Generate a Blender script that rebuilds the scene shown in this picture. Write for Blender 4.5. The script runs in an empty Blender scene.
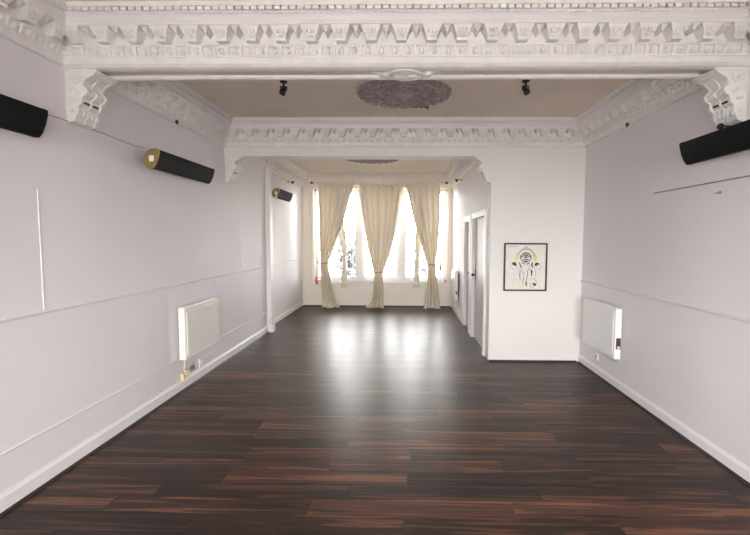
import bpy, bmesh, math, random
from mathutils import Vector, Matrix
random.seed(7)
PI = math.pi
scene = bpy.context.scene
C = scene.collection

# ------------------------------------------------------------------ camera
F, CX, CY = 424.66, 398.07, 267.5
TILT, YAW, ROLL = 0.0689, 0.0183, 0.0038
cam_d = bpy.data.cameras.new('camera')
cam_d.sensor_width = 36.0
cam_d.lens = F / 750.0 * 36.0
cam_d.shift_x = -(CX - 375.0) / 750.0
cam_d.clip_start = 0.05
cam_d.clip_end = 200
cam = bpy.data.objects.new('camera', cam_d)
C.objects.link(cam)
cam.matrix_world = Matrix.Translation((0, 0, 1.6)) @ Matrix.Rotation(YAW, 4, 'Z') @ Matrix.Rotation(PI / 2 - TILT, 4, 'X') @ Matrix.Rotation(ROLL, 4, 'Z')
scene.camera = cam

# ------------------------------------------------------------------ world: bright overcast sky
world = bpy.data.worlds.new('overcast_sky')
scene.world = world
world.use_nodes = True
bg = world.node_tree.nodes['Background']
bg.inputs['Color'].default_value = (1.0, 0.985, 0.97, 1)
bg.inputs['Strength'].default_value = 14.0
scene.view_settings.view_transform = 'Standard'
scene.view_settings.look = 'None'
scene.view_settings.gamma = 1.0
scene.view_settings.use_curve_mapping = False
scene.view_settings.exposure = 1.0
scene.cycles.diffuse_bounces = 8
scene.cycles.max_bounces = 14

# light portals in the two window openings (they only steer sampling of the sky)
def portal(name, loc, rot, sx, sy):
    d = bpy.data.lights.new(name, 'AREA')
    d.shape = 'RECTANGLE'; d.size = sx; d.size_y = sy
    d.cycles.is_portal = True
    o = bpy.data.objects.new(name, d)
    C.objects.link(o); o.location = loc; o.rotation_euler = rot
# room dimensions (metres)
XL, XR = -2.337, 2.266
XL2 = -2.425                  # the long wall steps back past the boxed pipe
YB, YA = -1.60, 2.93          # back wall, face of the front beam
YA2 = 3.16                    # rear of the front beam
YP, YP2 = 5.49, 5.72          # partition / second beam
XP = 1.084                    # passage wall
YE = 9.90                     # window wall
ZC = 3.07                    # ceiling
WX0, WX1, WZ0, WZ1 = -2.15, 0.96, 0.58, 2.74     # street window
BX0, BX1, BZ0, BZ1 = -1.95, 1.90, 0.45, 2.30     # window behind the viewer
portal('portal_street', ((WX0 + WX1) / 2, YE + 0.19, (WZ0 + WZ1) / 2), (-PI / 2, 0, 0), WX1 - WX0, WZ1 - WZ0)
portal('portal_rear', ((BX0 + BX1) / 2, YB - 0.19, (BZ0 + BZ1) / 2), (PI / 2, 0, 0), BX1 - BX0, BZ1 - BZ0)

# ------------------------------------------------------------------ materials
def new_mat(name):
    m = bpy.data.materials.new(name); m.use_nodes = True
    nt = m.node_tree
    return m, nt, nt.nodes['Principled BSDF']

def paint(name, col, rough=0.6, var=0.06, scale=3.0, bump=0.15, bscale=60.0, metal=0.0, spec=0.5):
    m, nt, b = new_mat(name)
    N, L = nt.nodes, nt.links
    geo = N.new('ShaderNodeNewGeometry')
    n1 = N.new('ShaderNodeTexNoise'); n1.inputs['Scale'].default_value = scale; n1.inputs['Detail'].default_value = 6
    L.new(geo.outputs['Position'], n1.inputs['Vector'])
    r = N.new('ShaderNodeValToRGB')
    r.color_ramp.elements[0].position = 0.3; r.color_ramp.elements[1].position = 0.7
    r.color_ramp.elements[0].color = (*[c * (1 - var) for c in col], 1)
    r.color_ramp.elements[1].color = (*[min(1, c * (1 + var)) for c in col], 1)
    L.new(n1.outputs['Fac'], r.inputs['Fac']); L.new(r.outputs['Color'], b.inputs['Base Color'])
    n2 = N.new('ShaderNodeTexNoise'); n2.inputs['Scale'].default_value = bscale; n2.inputs['Detail'].default_value = 3
    L.new(geo.outputs['Position'], n2.inputs['Vector'])
    bp = N.new('ShaderNodeBump'); bp.inputs['Strength'].default_value = bump; bp.inputs['Distance'].default_value = 0.004
    L.new(n2.outputs['Fac'], bp.inputs['Height']); L.new(bp.outputs['Normal'], b.inputs['Normal'])
    b.inputs['Roughness'].default_value = rough
    b.inputs['Metallic'].default_value = metal
    b.inputs['Specular IOR Level'].default_value = spec
    return m

M = {}
M['wall'] = paint('lilac_white_wall', (0.745, 0.712, 0.735), 0.55, 0.02, 1.2, 0.12, 30)
M['wall_warm'] = paint('warm_white_wall', (0.78, 0.745, 0.725), 0.55, 0.025, 1.2, 0.1, 30)
M['cream'] = paint('cream_wall_panel', (0.82, 0.755, 0.66), 0.5, 0.03, 1.5, 0.08, 30)
M['trim'] = paint('white_gloss_trim', (0.80, 0.775, 0.755), 0.38, 0.03, 4, 0.08, 40)
M['plaster'] = paint('white_moulded_plaster', (0.80, 0.772, 0.765), 0.6, 0.05, 14, 0.25, 70)
M['ceiling'] = paint('taupe_ceiling', (0.73, 0.635, 0.535), 0.6, 0.05, 1.5, 0.1, 30)
M['mauve'] = paint('mauve_grey_plaster', (0.37, 0.32, 0.315), 0.7, 0.25, 40, 0.8, 80)
M['radiator'] = paint('ivory_enamel', (0.83, 0.80, 0.74), 0.32, 0.015, 2, 0.02, 20)
M['radiator_w'] = paint('white_enamel', (0.83, 0.82, 0.81), 0.32, 0.015, 2, 0.02, 20)
M['black'] = paint('charcoal_metal', (0.009, 0.010, 0.0098), 0.65, 0.1, 20, 0.1, 200, 0, 0.12)
M['dark'] = paint('black_metal', (0.02, 0.018, 0.017), 0.45, 0.1, 20, 0.1, 100)
M['bronze'] = paint('brass_end_plate', (0.30, 0.23, 0.09), 0.4, 0.2, 40, 0.1, 100, 0.7)
M['label'] = paint('pale_label', (0.8, 0.76, 0.66), 0.6, 0.03, 30, 0.02)
M['edge'] = paint('dark_floor_beading', (0.025, 0.017, 0.014), 0.5, 0.2, 20, 0.1)
M['door'] = paint('grey_gloss_door', (0.46, 0.445, 0.45), 0.42, 0.04, 2, 0.04, 20)
M['plastic'] = paint('white_plastic', (0.78, 0.76, 0.72), 0.4, 0.02, 10, 0.02)
M['yellow'] = paint('yellowed_plastic', (0.72, 0.56, 0.28), 0.45, 0.05, 20, 0.02)
M['grey_plate'] = paint('brushed_grey_plate', (0.46, 0.42, 0.37), 0.4, 0.05, 40, 0.05, 100, 0.4)
M['switch'] = paint('dark_red_switch', (0.11, 0.035, 0.025), 0.4, 0.1, 40, 0.02)
M['tassel'] = paint('orange_tassel', (0.62, 0.19, 0.05), 0.8, 0.2, 120, 0.4)
M['rope'] = paint('tan_tie_cord', (0.45, 0.34, 0.2), 0.8, 0.2, 120, 0.4)
M['ink'] = paint('black_ink', (0.035, 0.033, 0.035), 0.7, 0.3, 60, 0.02)
M['inkgrey'] = paint('grey_ink_wash', (0.24, 0.23, 0.22), 0.7, 0.3, 60, 0.02)
M['gold'] = paint('yellow_paint', (0.85, 0.74, 0.22), 0.6, 0.12, 60, 0.02)
M['paper'] = paint('drawing_paper', (0.76, 0.735, 0.675), 0.7, 0.05, 12, 0.05)
M['iron'] = paint('painted_iron', (0.022, 0.022, 0.03), 0.5, 0.1, 10, 0.1)
M['paving'] = paint('pale_paving', (0.55, 0.54, 0.52), 0.8, 0.1, 3, 0.2)
M['leaf'] = paint('dusky_foliage', (0.02, 0.018, 0.022), 0.6, 0.4, 8, 0.1)
M['bark'] = paint('bark', (0.12, 0.09, 0.07), 0.8, 0.2, 20, 0.3)
M['added_ground'] = paint('grey_added_ground', (0.30, 0.29, 0.28), 0.9, 0.15, 3, 0.3)  # for the ground added behind the rear window, tuned to dim the beam
M['skirt'] = paint('lilac_white_gloss', (0.78, 0.752, 0.765), 0.4, 0.02, 3, 0.06, 40)
M['slot_shade'] = paint('painted_slot_shade', (0.05, 0.045, 0.04), 0.8, 0.1)  # dark colour stands in for the shade inside the corbel slots

def cloth(name, col, trans):
    m, nt, b = new_mat(name)
    N, L = nt.nodes, nt.links
    geo = N.new('ShaderNodeNewGeometry')
    mp = N.new('ShaderNodeMapping'); mp.inputs['Scale'].default_value = (160, 160, 160)
    L.new(geo.outputs['Position'], mp.inputs['Vector'])
    n = N.new('ShaderNodeTexNoise'); n.inputs['Scale'].default_value = 1; n.inputs['Detail'].default_value = 2
    L.new(mp.outputs['Vector'], n.inputs['Vector'])
    bp = N.new('ShaderNodeBump'); bp.inputs['Strength'].default_value = 0.2; bp.inputs['Distance'].default_value = 0.002
    L.new(n.outputs['Fac'], bp.inputs['Height']); L.new(bp.outputs['Normal'], b.inputs['Normal'])
    b.inputs['Base Color'].default_value = (*col, 1); b.inputs['Roughness'].default_value = 0.85
    t = N.new('ShaderNodeBsdfTranslucent'); t.inputs['Color'].default_value = (*col, 1)
    mx = N.new('ShaderNodeMixShader'); mx.inputs['Fac'].default_value = trans
    out = N['Material Output']
    L.new(b.outputs['BSDF'], mx.inputs[1]); L.new(t.outputs['BSDF'], mx.inputs[2]); L.new(mx.outputs['Shader'], out.inputs['Surface'])
    return m
M['curtain'] = cloth('cream_curtain', (0.82, 0.765, 0.66), 0.13)
M['sheer'] = cloth('off_white_curtain', (0.74, 0.69, 0.58), 0.02)

def glass(name):
    m = bpy.data.materials.new(name); m.use_nodes = True
    nt = m.node_tree; N, L = nt.nodes, nt.links
    N.remove(N['Principled BSDF'])
    tr = N.new('ShaderNodeBsdfTransparent'); tr.inputs['Color'].default_value = (0.96, 0.97, 0.97, 1)
    gl = N.new('ShaderNodeBsdfGlossy'); gl.inputs['Roughness'].default_value = 0.02
    fr = N.new('ShaderNodeFresnel'); fr.inputs['IOR'].default_value = 1.45
    mx = N.new('ShaderNodeMixShader')
    L.new(fr.outputs['Fac'], mx.inputs['Fac']); L.new(tr.outputs['BSDF'], mx.inputs[1]); L.new(gl.outputs['BSDF'], mx.inputs[2])
    L.new(mx.outputs['Shader'], N['Material Output'].inputs['Surface'])
    return m
M['glass'] = glass('window_glass')

def wood():
    m, nt, b = new_mat('dark_walnut_plank')
    N, L = nt.nodes, nt.links
    geo = N.new('ShaderNodeNewGeometry'); oi = N.new('ShaderNodeObjectInfo')
    rnd = N.new('ShaderNodeVectorMath'); rnd.operation = 'MULTIPLY_ADD'
    comb = N.new('ShaderNodeCombineXYZ')
    for k in ('X', 'Y', 'Z'): L.new(oi.outputs['Random'], comb.inputs[k])
    L.new(comb.outputs['Vector'], rnd.inputs[0]); rnd.inputs[1].default_value = (37, 53, 71)
    L.new(geo.outputs['Position'], rnd.inputs[2])
    mp = N.new('ShaderNodeMapping'); mp.inputs['Scale'].default_value = (0.6, 15, 1)
    L.new(rnd.outputs['Vector'], mp.inputs['Vector'])
    n = N.new('ShaderNodeTexNoise'); n.inputs['Scale'].default_value = 1.3; n.inputs['Detail'].default_value = 5; n.inputs['Distortion'].default_value = 0.9
    n.inputs['Roughness'].default_value = 0.55
    L.new(mp.outputs['Vector'], n.inputs['Vector'])
    mp2 = N.new('ShaderNodeMapping'); mp2.inputs['Scale'].default_value = (3.5, 95, 1)
    L.new(rnd.outputs['Vector'], mp2.inputs['Vector'])
    n2 = N.new('ShaderNodeTexNoise'); n2.inputs['Scale'].default_value = 1.0; n2.inputs['Detail'].default_value = 4
    L.new(mp2.outputs['Vector'], n2.inputs['Vector'])
    # contour-like rings of the grain
    mu = N.new('ShaderNodeMath'); mu.operation = 'MULTIPLY'; mu.inputs[1].default_value = 34
    L.new(n.outputs['Fac'], mu.inputs[0])
    sn = N.new('ShaderNodeMath'); sn.operation = 'SINE'; L.new(mu.outputs[0], sn.inputs[0])
    r1 = N.new('ShaderNodeMath'); r1.operation = 'MULTIPLY_ADD'; r1.inputs[1].default_value = 0.07; L.new(sn.outputs[0], r1.inputs[0]); L.new(n.outputs['Fac'], r1.inputs[2])
    r2 = N.new('ShaderNodeMath'); r2.operation = 'MULTIPLY_ADD'; r2.inputs[1].default_value = 0.26; L.new(n2.outputs['Fac'], r2.inputs[0]); L.new(r1.outputs[0], r2.inputs[2])
    r3 = N.new('ShaderNodeMath'); r3.operation = 'MULTIPLY_ADD'; r3.inputs[1].default_value = 0.22; L.new(oi.outputs['Random'], r3.inputs[0]); L.new(r2.outputs[0], r3.inputs[2])
    cr = N.new('ShaderNodeValToRGB'); e = cr.color_ramp.elements
    e[0].position = 0.52; e[0].color = (0.016, 0.0105, 0.0095, 1)
    e[1].position = 1.0; e[1].color = (0.19, 0.078, 0.043, 1)
    x = e.new(0.70); x.color = (0.031, 0.0165, 0.0125, 1)
    x = e.new(0.84); x.color = (0.085, 0.037, 0.024, 1)
    L.new(r3.outputs[0], cr.inputs['Fac']); L.new(cr.outputs['Color'], b.inputs['Base Color'])
    b.inputs['Specular IOR Level'].default_value = 0.22
    rr = N.new('ShaderNodeMapRange'); rr.inputs['To Min'].default_value = 0.29; rr.inputs['To Max'].default_value = 0.40
    L.new(n2.outputs['Fac'], rr.inputs['Value']); L.new(rr.outputs['Result'], b.inputs['Roughness'])
    bp = N.new('ShaderNodeBump'); bp.inputs['Strength'].default_value = 0.06; bp.inputs['Distance'].default_value = 0.002
    L.new(n2.outputs['Fac'], bp.inputs['Height']); L.new(bp.outputs['Normal'], b.inputs['Normal'])
    return m
M['wood'] = wood()

# ------------------------------------------------------------------ mesh helpers
class MB:
    def __init__(s): s.v = []; s.f = []; s.smooth = []
    def add(s, vs, fs, sm=False):
        o = len(s.v); s.v += [tuple(v) for v in vs]
        s.f += [tuple(i + o for i in f) for f in fs]; s.smooth += [sm] * len(fs)
        return s
    def box(s, x0, x1, y0, y1, z0, z1):
        return s.add([(x0,y0,z0),(x1,y0,z0),(x1,y1,z0),(x0,y1,z0),(x0,y0,z1),(x1,y0,z1),(x1,y1,z1),(x0,y1,z1)],
              [(0,3,2,1),(4,5,6,7),(0,1,5,4),(1,2,6,5),(2,3,7,6),(3,0,4,7)])
    def bbox(s, x0, x1, y0, y1, z0, z1, b=0.005, seg=2):
        bm = bmesh.new(); bmesh.ops.create_cube(bm, size=1)
        for v in bm.verts:
            v.co = Vector(((x0+x1)/2 + v.co.x*(x1-x0), (y0+y1)/2 + v.co.y*(y1-y0), (z0+z1)/2 + v.co.z*(z1-z0)))
        bmesh.ops.bevel(bm, geom=bm.edges[:], offset=b, segments=seg, affect='EDGES', profile=0.5)
        bm.verts.ensure_lookup_table(); bm.verts.index_update()
        s.add([v.co[:] for v in bm.verts], [[v.index for v in f.verts] for f in bm.faces]); bm.free()
        return s
    def frustum(s, lo, hi):
        # lo / hi: four points each
        return s.add(list(lo) + list(hi), [(3,2,1,0),(4,5,6,7),(0,1,5,4),(1,2,6,5),(2,3,7,6),(3,0,4,7)])
    def ell(s, c, r, nu=10, nv=6, rot=None):
        vs, fs = [], []
        for j in range(nv + 1):
            t = PI * j / nv
            for i in range(nu):
                a = 2 * PI * i / nu
                p = Vector((r[0]*math.sin(t)*math.cos(a), r[1]*math.sin(t)*math.sin(a), r[2]*math.cos(t)))
                if rot: p = rot @ p
                vs.append(Vector(c) + p)
        for j in range(nv):
            for i in range(nu):
                a, b_ = j*nu+i, j*nu+(i+1)%nu
                fs.append((a, a+nu, b_+nu, b_))
        return s.add(vs, fs, True)
    def tube(s, pts, r, n=8, closed=False):
        pts = [Vector(p) for p in pts]; m = len(pts); vs, fs = [], []
        for i, p in enumerate(pts):
            if closed: d = pts[(i+1) % m] - pts[i-1]
            else: d = pts[min(i+1, m-1)] - pts[max(i-1, 0)]
            d.normalize()
            up = Vector((0,0,1)) if abs(d.z) < 0.9 else Vector((1,0,0))
            u = d.cross(up).normalized(); w = u.cross(d).normalized()
            rr = r[i] if isinstance(r, (list, tuple)) else r
            for k in range(n):
                a = 2*PI*k/n
                vs.append(p + u*math.cos(a)*rr + w*math.sin(a)*rr)
        for i in range(m if closed else m - 1):
            for k in range(n):
                j = (i+1) % m
                fs.append((i*n+k, i*n+(k+1)%n, j*n+(k+1)%n, j*n+k))
        if not closed:
            fs.append(tuple(range(n))[::-1]); fs.append(tuple((m-1)*n+k for k in range(n)))
        return s.add(vs, fs, True)
    def lathe(s, prof, c=(0,0,0), n=32, rot=None):
        vs, fs = [], []
        for (r, z) in prof:
            for k in range(n):
                a = 2*PI*k/n; p = Vector((r*math.cos(a), r*math.sin(a), z))
                if rot: p = rot @ p
                vs.append(Vector(c) + p)
        for i in range(len(prof)-1):
            for k in range(n):
                fs.append((i*n+k, i*n+(k+1)%n, (i+1)*n+(k+1)%n, (i+1)*n+k))
        fs.append(tuple(range(n))[::-1]); fs.append(tuple((len(prof)-1)*n+k for k in range(n)))
        return s.add(vs, fs, True)
    def prism(s, poly, axis, a, b):
        # poly in the two other axes, extruded a..b along axis
        def P(u, w, t):
            return {'x': (t, u, w), 'y': (u, t, w), 'z': (u, w, t)}[axis]
        n = len(poly)
        vs = [P(u, w, a) for u, w in poly] + [P(u, w, b) for u, w in poly]
        fs = [tuple(range(n)), tuple(range(2*n-1, n-1, -1))] + [(i, i+n, (i+1) % n + n, (i+1) % n) for i in range(n)]
        return s.add(vs, fs)
    def mesh(s, name, mat):
        me = bpy.data.meshes.new(name); me.from_pydata(s.v, [], s.f)
        me.polygons.foreach_set('use_smooth', s.smooth)
        bm = bmesh.new(); bm.from_mesh(me)
        bmesh.ops.recalc_face_normals(bm, faces=bm.faces[:])
        bm.to_mesh(me); bm.free()
        me.materials.append(mat); me.update()
        return me
    def obj(s, name, mat, parent=None, loc=(0,0,0), rz=0):
        return link(name, s.mesh(name, M[mat]), parent, loc, rz)

def link(name, me, parent=None, loc=(0,0,0), rz=0):
    o = bpy.data.objects.new(name, me); C.objects.link(o)
    o.location = loc; o.rotation_euler = (0, 0, rz)
    if parent: o.parent = parent
    return o
def tag(o, label, cat=None, group=None, kind=None):
    o['label'] = label
    if cat: o['category'] = cat
    if group: o['group'] = group
    if kind: o['kind'] = kind
    return o
def struct(mb, name, mat, label, cat):
    return tag(mb.obj(name, mat), label, cat, None, 'structure')
def thing(name, label, cat, loc=(0,0,0), rz=0, group=None):
    o = bpy.data.objects.new(name, None); C.objects.link(o)
    o.empty_display_size = 0.1
    o.location = loc; o.rotation_euler = (0,0,rz)
    return tag(o, label, cat, group)
def copy_tree(o, parent=None):
    c = o.copy(); C.objects.link(c); c.parent = parent
    for ch in list(o.children): copy_tree(ch, c)
    return c

# ================================================================== SHELL
# ---- floor: slab with separate planks
fl = struct(MB().box(XL-0.22, XR+0.12, YB-0.2, YE+0.2, -0.08, -0.012), 'floor', 'edge', 'dark walnut laminate plank floor', 'floor')
PW, PLEN = 0.156, 1.21
def plank(mb, x0, x1, y0, y1):
    g, c = 0.0007, 0.0003
    mb.frustum([(x0+g,y0+g,-0.012),(x1-g,y0+g,-0.012),(x1-g,y1-g,-0.012),(x0+g,y1-g,-0.012)],
               [(x0+g+c,y0+g+c,0),(x1-g-c,y0+g+c,0),(x1-g-c,y1-g-c,0),(x0+g+c,y1-g-c,0)])
rest = MB(); count = 0
row = 0; y = 1.72
rows = []
while y < YE - 0.001:
    rows.append((y, min(y+PW, YE))); y += PW
y = 1.72
while y > YB + 0.001:
    rows.append((max(y-PW, YB), y)); y -= PW
for (y0, y1) in rows:
    xmax = XR if y0 < YP else XP + 0.05
    xmin = XL if y1 < 7.1 else XL2
    x = xmin - random.random() * PLEN
    while x < xmax:
        a, b_ = max(x, xmin), min(x + PLEN, xmax)
        if b_ - a > 0.02:
            if y0 >= 1.70 and count < 298:
                cx_, cy_ = (a+b_)/2, (y0+y1)/2
                m = MB(); plank(m, a-cx_, b_-cx_, y0-cy_, y1-cy_)
                m.obj('plank', 'wood', fl, (cx_, cy_, 0)); count += 1
            else:
                plank(rest, a, b_, y0, y1)
        x += PLEN
ro = rest.obj('planking', 'wood', fl); ro['kind'] = 'stuff'

# ---- walls
def wall_yz(name, x0, x1, y0, y1, openings, mat, label, zt=ZC):
    mb = MB(); yc = y0
    for (a, b_, c, d) in sorted(openings):
        mb.box(x0, x1, yc, a, -0.08, zt)
        if c > 0: mb.box(x0, x1, a, b_, -0.08, c)
        mb.box(x0, x1, a, b_, d, zt); yc = b_
    mb.box(x0, x1, yc, y1, -0.08, zt)
    return struct(mb, name, mat, label, 'wall')
def wall_xz(name, y0, y1, x0, x1, openings, mat, label, zt=ZC):
    mb = MB(); xc = x0
    for (a, b_, c, d) in sorted(openings):
        mb.box(xc, a, y0, y1, -0.08, zt)
        mb.box(a, b_, y0, y1, -0.08, c); mb.box(a, b_, y0, y1, d, zt); xc = b_
    mb.box(xc, x1, y0, y1, -0.08, zt)
    return struct(mb, name, mat, label, 'wall')
D1 = (5.80, 6.86); D2 = (7.13, 7.80); DZ = 1.93
struct(MB().box(XL-0.24, XL2, 7.15, YE+0.2, -0.08, ZC), 'wall_left_far', 'wall', 'lilac white wall past the boxed pipe, stepped back', 'wall')
wl = struct(MB().box(XL-0.24, XL, YB-0.2, 7.15, -0.08, ZC), 'wall_left', 'wall', 'long lilac white wall with dado rail and two dark bar heaters', 'wall')
wr = wall_yz('wall_right', XR, XR+0.14, YB-0.2, YP, [], 'wall', 'lilac white wall with dado rail beside the framed drawing')
wp = wall_xz('wall_partition', YP, YP2, XP, XR+0.14, [], 'wall_warm', 'warm white partition wall carrying the framed drawing')
ws = wall_yz('wall_passage', XP, XP+0.14, YP2, YE, [(D1[0], D1[1], 0, DZ), (D2[0], D2[1], 0, DZ-0.02)], 'wall', 'wall with two grey doors behind the partition')
we = wall_xz('wall_far', YE, YE+0.18, XL2, XP+0.14, [(WX0, WX1, WZ0, WZ1)], 'cream', 'cream panelled wall around the street window')
wb = wall_xz('wall_back', YB-0.18, YB, XL, XR, [(BX0, BX1, BZ0, BZ1)], 'wall', 'wall with a wide window facing the street window')
ce = struct(MB().box(XL-0.24, XR+0.14, YB-0.2, YE+0.2, ZC, ZC+0.12), 'ceiling', 'ceiling', 'flat taupe painted ceiling', 'ceiling')

# ---- beams
b1 = struct(MB().box(XL, XR, YA, YA2, 2.765, ZC), 'trim_1', 'plaster', 'wide moulded plaster beam across the near room', 'beam')
MB().box(XL+0.02, XR-0.02, YA+0.055, YA2-0.055, 2.759, 2.767).obj('soffit_panel', 'ceiling', b1)
for (ya, yb) in ((YA-0.02, YA+0.075), (YA2-0.055, YA2)):
    m = MB(); n = 8
    poly = [(ya, 2.767)] + [(ya + (yb-ya)*(0.5-0.5*math.cos(PI*k/n)), 2.762-0.026*math.sin(PI*k/n)**0.6 if 0 < k < n else 2.762) for k in range(n+1)] + [(yb, 2.767)]
    m.prism(poly, 'x', XL, XR); m.obj('soffit_moulding', 'plaster', b1)
# cartouche in the middle of the soffit
bo = MB(); bo.ell((-0.01, 3.045, 2.757), (0.13, 0.105, 0.034), 24, 8)
bso = bo.obj('soffit_boss', 'plaster', b1)
m = MB()
m.tube([(-0.01+0.115*math.cos(a), 3.045+0.09*math.sin(a), 2.737) for a in [2*PI*k/28 for k in range(28)]], 0.012, 6, True)
m.obj('boss_ring', 'plaster', bso)
for k in range(7):
    a = PI*(k+0.5)/7
    m = MB(); m.ell((-0.01+0.055*math.cos(a), 3.02+0.05*math.sin(a), 2.724), (0.035, 0.011, 0.012), 8, 5, Matrix.Rotation(a, 3, 'Z'))
    m.obj('shell_rib', 'plaster', bso)
for s in (-1, 1):
    m = MB()
    m.tube([(-0.01+s*(0.12+0.05*t), 3.045+0.02*math.sin(t*3), 2.752+0.004*t) for t in [k/2.0 for k in range(6)]], [0.03,0.03,0.026,0.02,0.014,0.006], 6)
    m.obj('boss_scroll', 'plaster', bso)

b2 = struct(MB().box(XL, XP, YP, YP2, 2.64, ZC), 'trim_2', 'wall_warm', 'plain white beam over the opening to the window room', 'beam')
m = MB().bbox(XL, XP, YP-0.012, YP, 2.64, 2.655, 0.003); m.obj('bead', 'trim', b2)

# ---- cornices
PROF = [(0,2.765),(0.022,2.765),(0.03,2.772),(0.03,2.808),(0.038,2.812),(0.038,2.820),(0.05,2.835),(0.058,2.85),(0.058,2.866),(0.070,2.870),(0.070,2.878),(0.045,2.880),
        (0.045,2.964),(0.146,2.964),(0.153,2.967),(0.153,2.978),(0.150,2.981),(0.151,2.994),(0.156,3.008),(0.165,3.020),(0.172,3.024),(0.172,3.035),(0.184,3.037),(0.152,3.038),(0.152,3.056),(0.200,3.057),(0.204,ZC)]
DZC = -0.013
PROF_ = [(p, z+DZC) for p, z in PROF[:-1]] + [PROF[-1]]
def cornice(name, label, x0, x1, y0, y1):
    mb = MB(); vs = []; fs = []
    for (p, z) in PROF_:
        vs += [(x0+p,y0+p,z),(x1-p,y0+p,z),(x1-p,y1-p,z),(x0+p,y1-p,z)]
    for i in range(len(PROF)-1):
        for k in range(4):
            fs.append((i*4+k, i*4+(k+1)%4, i*4+4+(k+1)%4, i*4+4+k))
    mb.add(vs, fs)
    o = struct(mb, name, 'plaster', label, 'cornice')
    o.data.materials.append(M['wall'])          # the cove is painted like the walls
    for f in o.data.polygons:
        if 2.980+DZC < f.center.z < 3.037+DZC: f.material_index = 1
    if name == 'trim_5': o.data.materials[0] = M['cream']; o.data.materials[1] = M['cream']
    return o
c1 = cornice('trim_3', 'ornate plaster cornice running round the near room', XL, XR, YB, YA)
c2 = cornice('trim_4', 'ornate plaster cornice round the middle ceiling with rose', XL, XR, YA2, YP)
c3 = cornice('trim_5', 'plaster cornice round the window room ceiling', XL2, XP, YP2, YE)

def modillion_mb():
    m = MB()
    def fr(u0, u1, p0, p1, z0, z1):   # tapered block: (half width, projection) at z0 and z1
        m.frustum([(-u0,0.04,z0),(u0,0.04,z0),(u0,p0,z0),(-u0,p0,z0)], [(-u1,0.04,z1),(u1,0.04,z1),(u1,p1,z1),(-u1,p1,z1)])
    fr(0.058, 0.061, 0.143, 0.148, 2.948, 2.965)
    fr(0.043, 0.054, 0.132, 0.142, 2.918, 2.948)
    fr(0.031, 0.040, 0.108, 0.128, 2.897, 2.918)
    fr(0.033, 0.034, 0.114, 0.116, 2.880, 2.897)
    for u in (-0.024, 0.0, 0.024):
        m.ell((u, 0.135, 2.931), (0.010, 0.010, 0.016), 6, 4)
    m.ell((0, 0.116, 2.906), (0.016, 0.010, 0.009), 6, 4)
    return m
def pendant_mb():
    m = MB()
    m.frustum([(-0.005,0.04,2.925),(0.005,0.04,2.925),(0.003,0.118,2.928),(-0.003,0.118,2.928)],
              [(-0.023,0.04,2.965),(0.023,0.04,2.965),(0.022,0.138,2.965),(-0.022,0.138,2.965)])
    m.ell((-0.010, 0.129, 2.953), (0.009, 0.010, 0.011), 6, 4); m.ell((0.010, 0.129, 2.953), (0.009, 0.010, 0.011), 6, 4)
    return m
def egg_mb(nu=8, nv=5):
    return MB().ell((0, 0.046, 2.843), (0.021, 0.028, 0.025), nu, nv)
def dart_mb():
    m = MB()
    m.frustum([(-0.003,0.045,2.816),(0.003,0.045,2.816),(0.003,0.056,2.816),(-0.003,0.056,2.816)],
              [(-0.012,0.05,2.868),(0.012,0.05,2.868),(0.010,0.078,2.868),(-0.010,0.078,2.868)])
    return m
me_mod = modillion_mb().mesh('modillion', M['plaster']); me_pen = pendant_mb().mesh('pendant', M['plaster'])
me_egg = egg_mb().mesh('egg', M['plaster']); me_dart = dart_mb().mesh('dart', M['plaster'])
def bead_stuff(mb, T, n, length, step, p, z, r):
    k = int(length / step)
    for i in range(k+1):
        u = -length/2 + length*i/k
        q = T @ Vector((u, p, 0)); mb.ell((q.x, q.y, z+DZC), (r, r, r), 5, 4)
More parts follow.
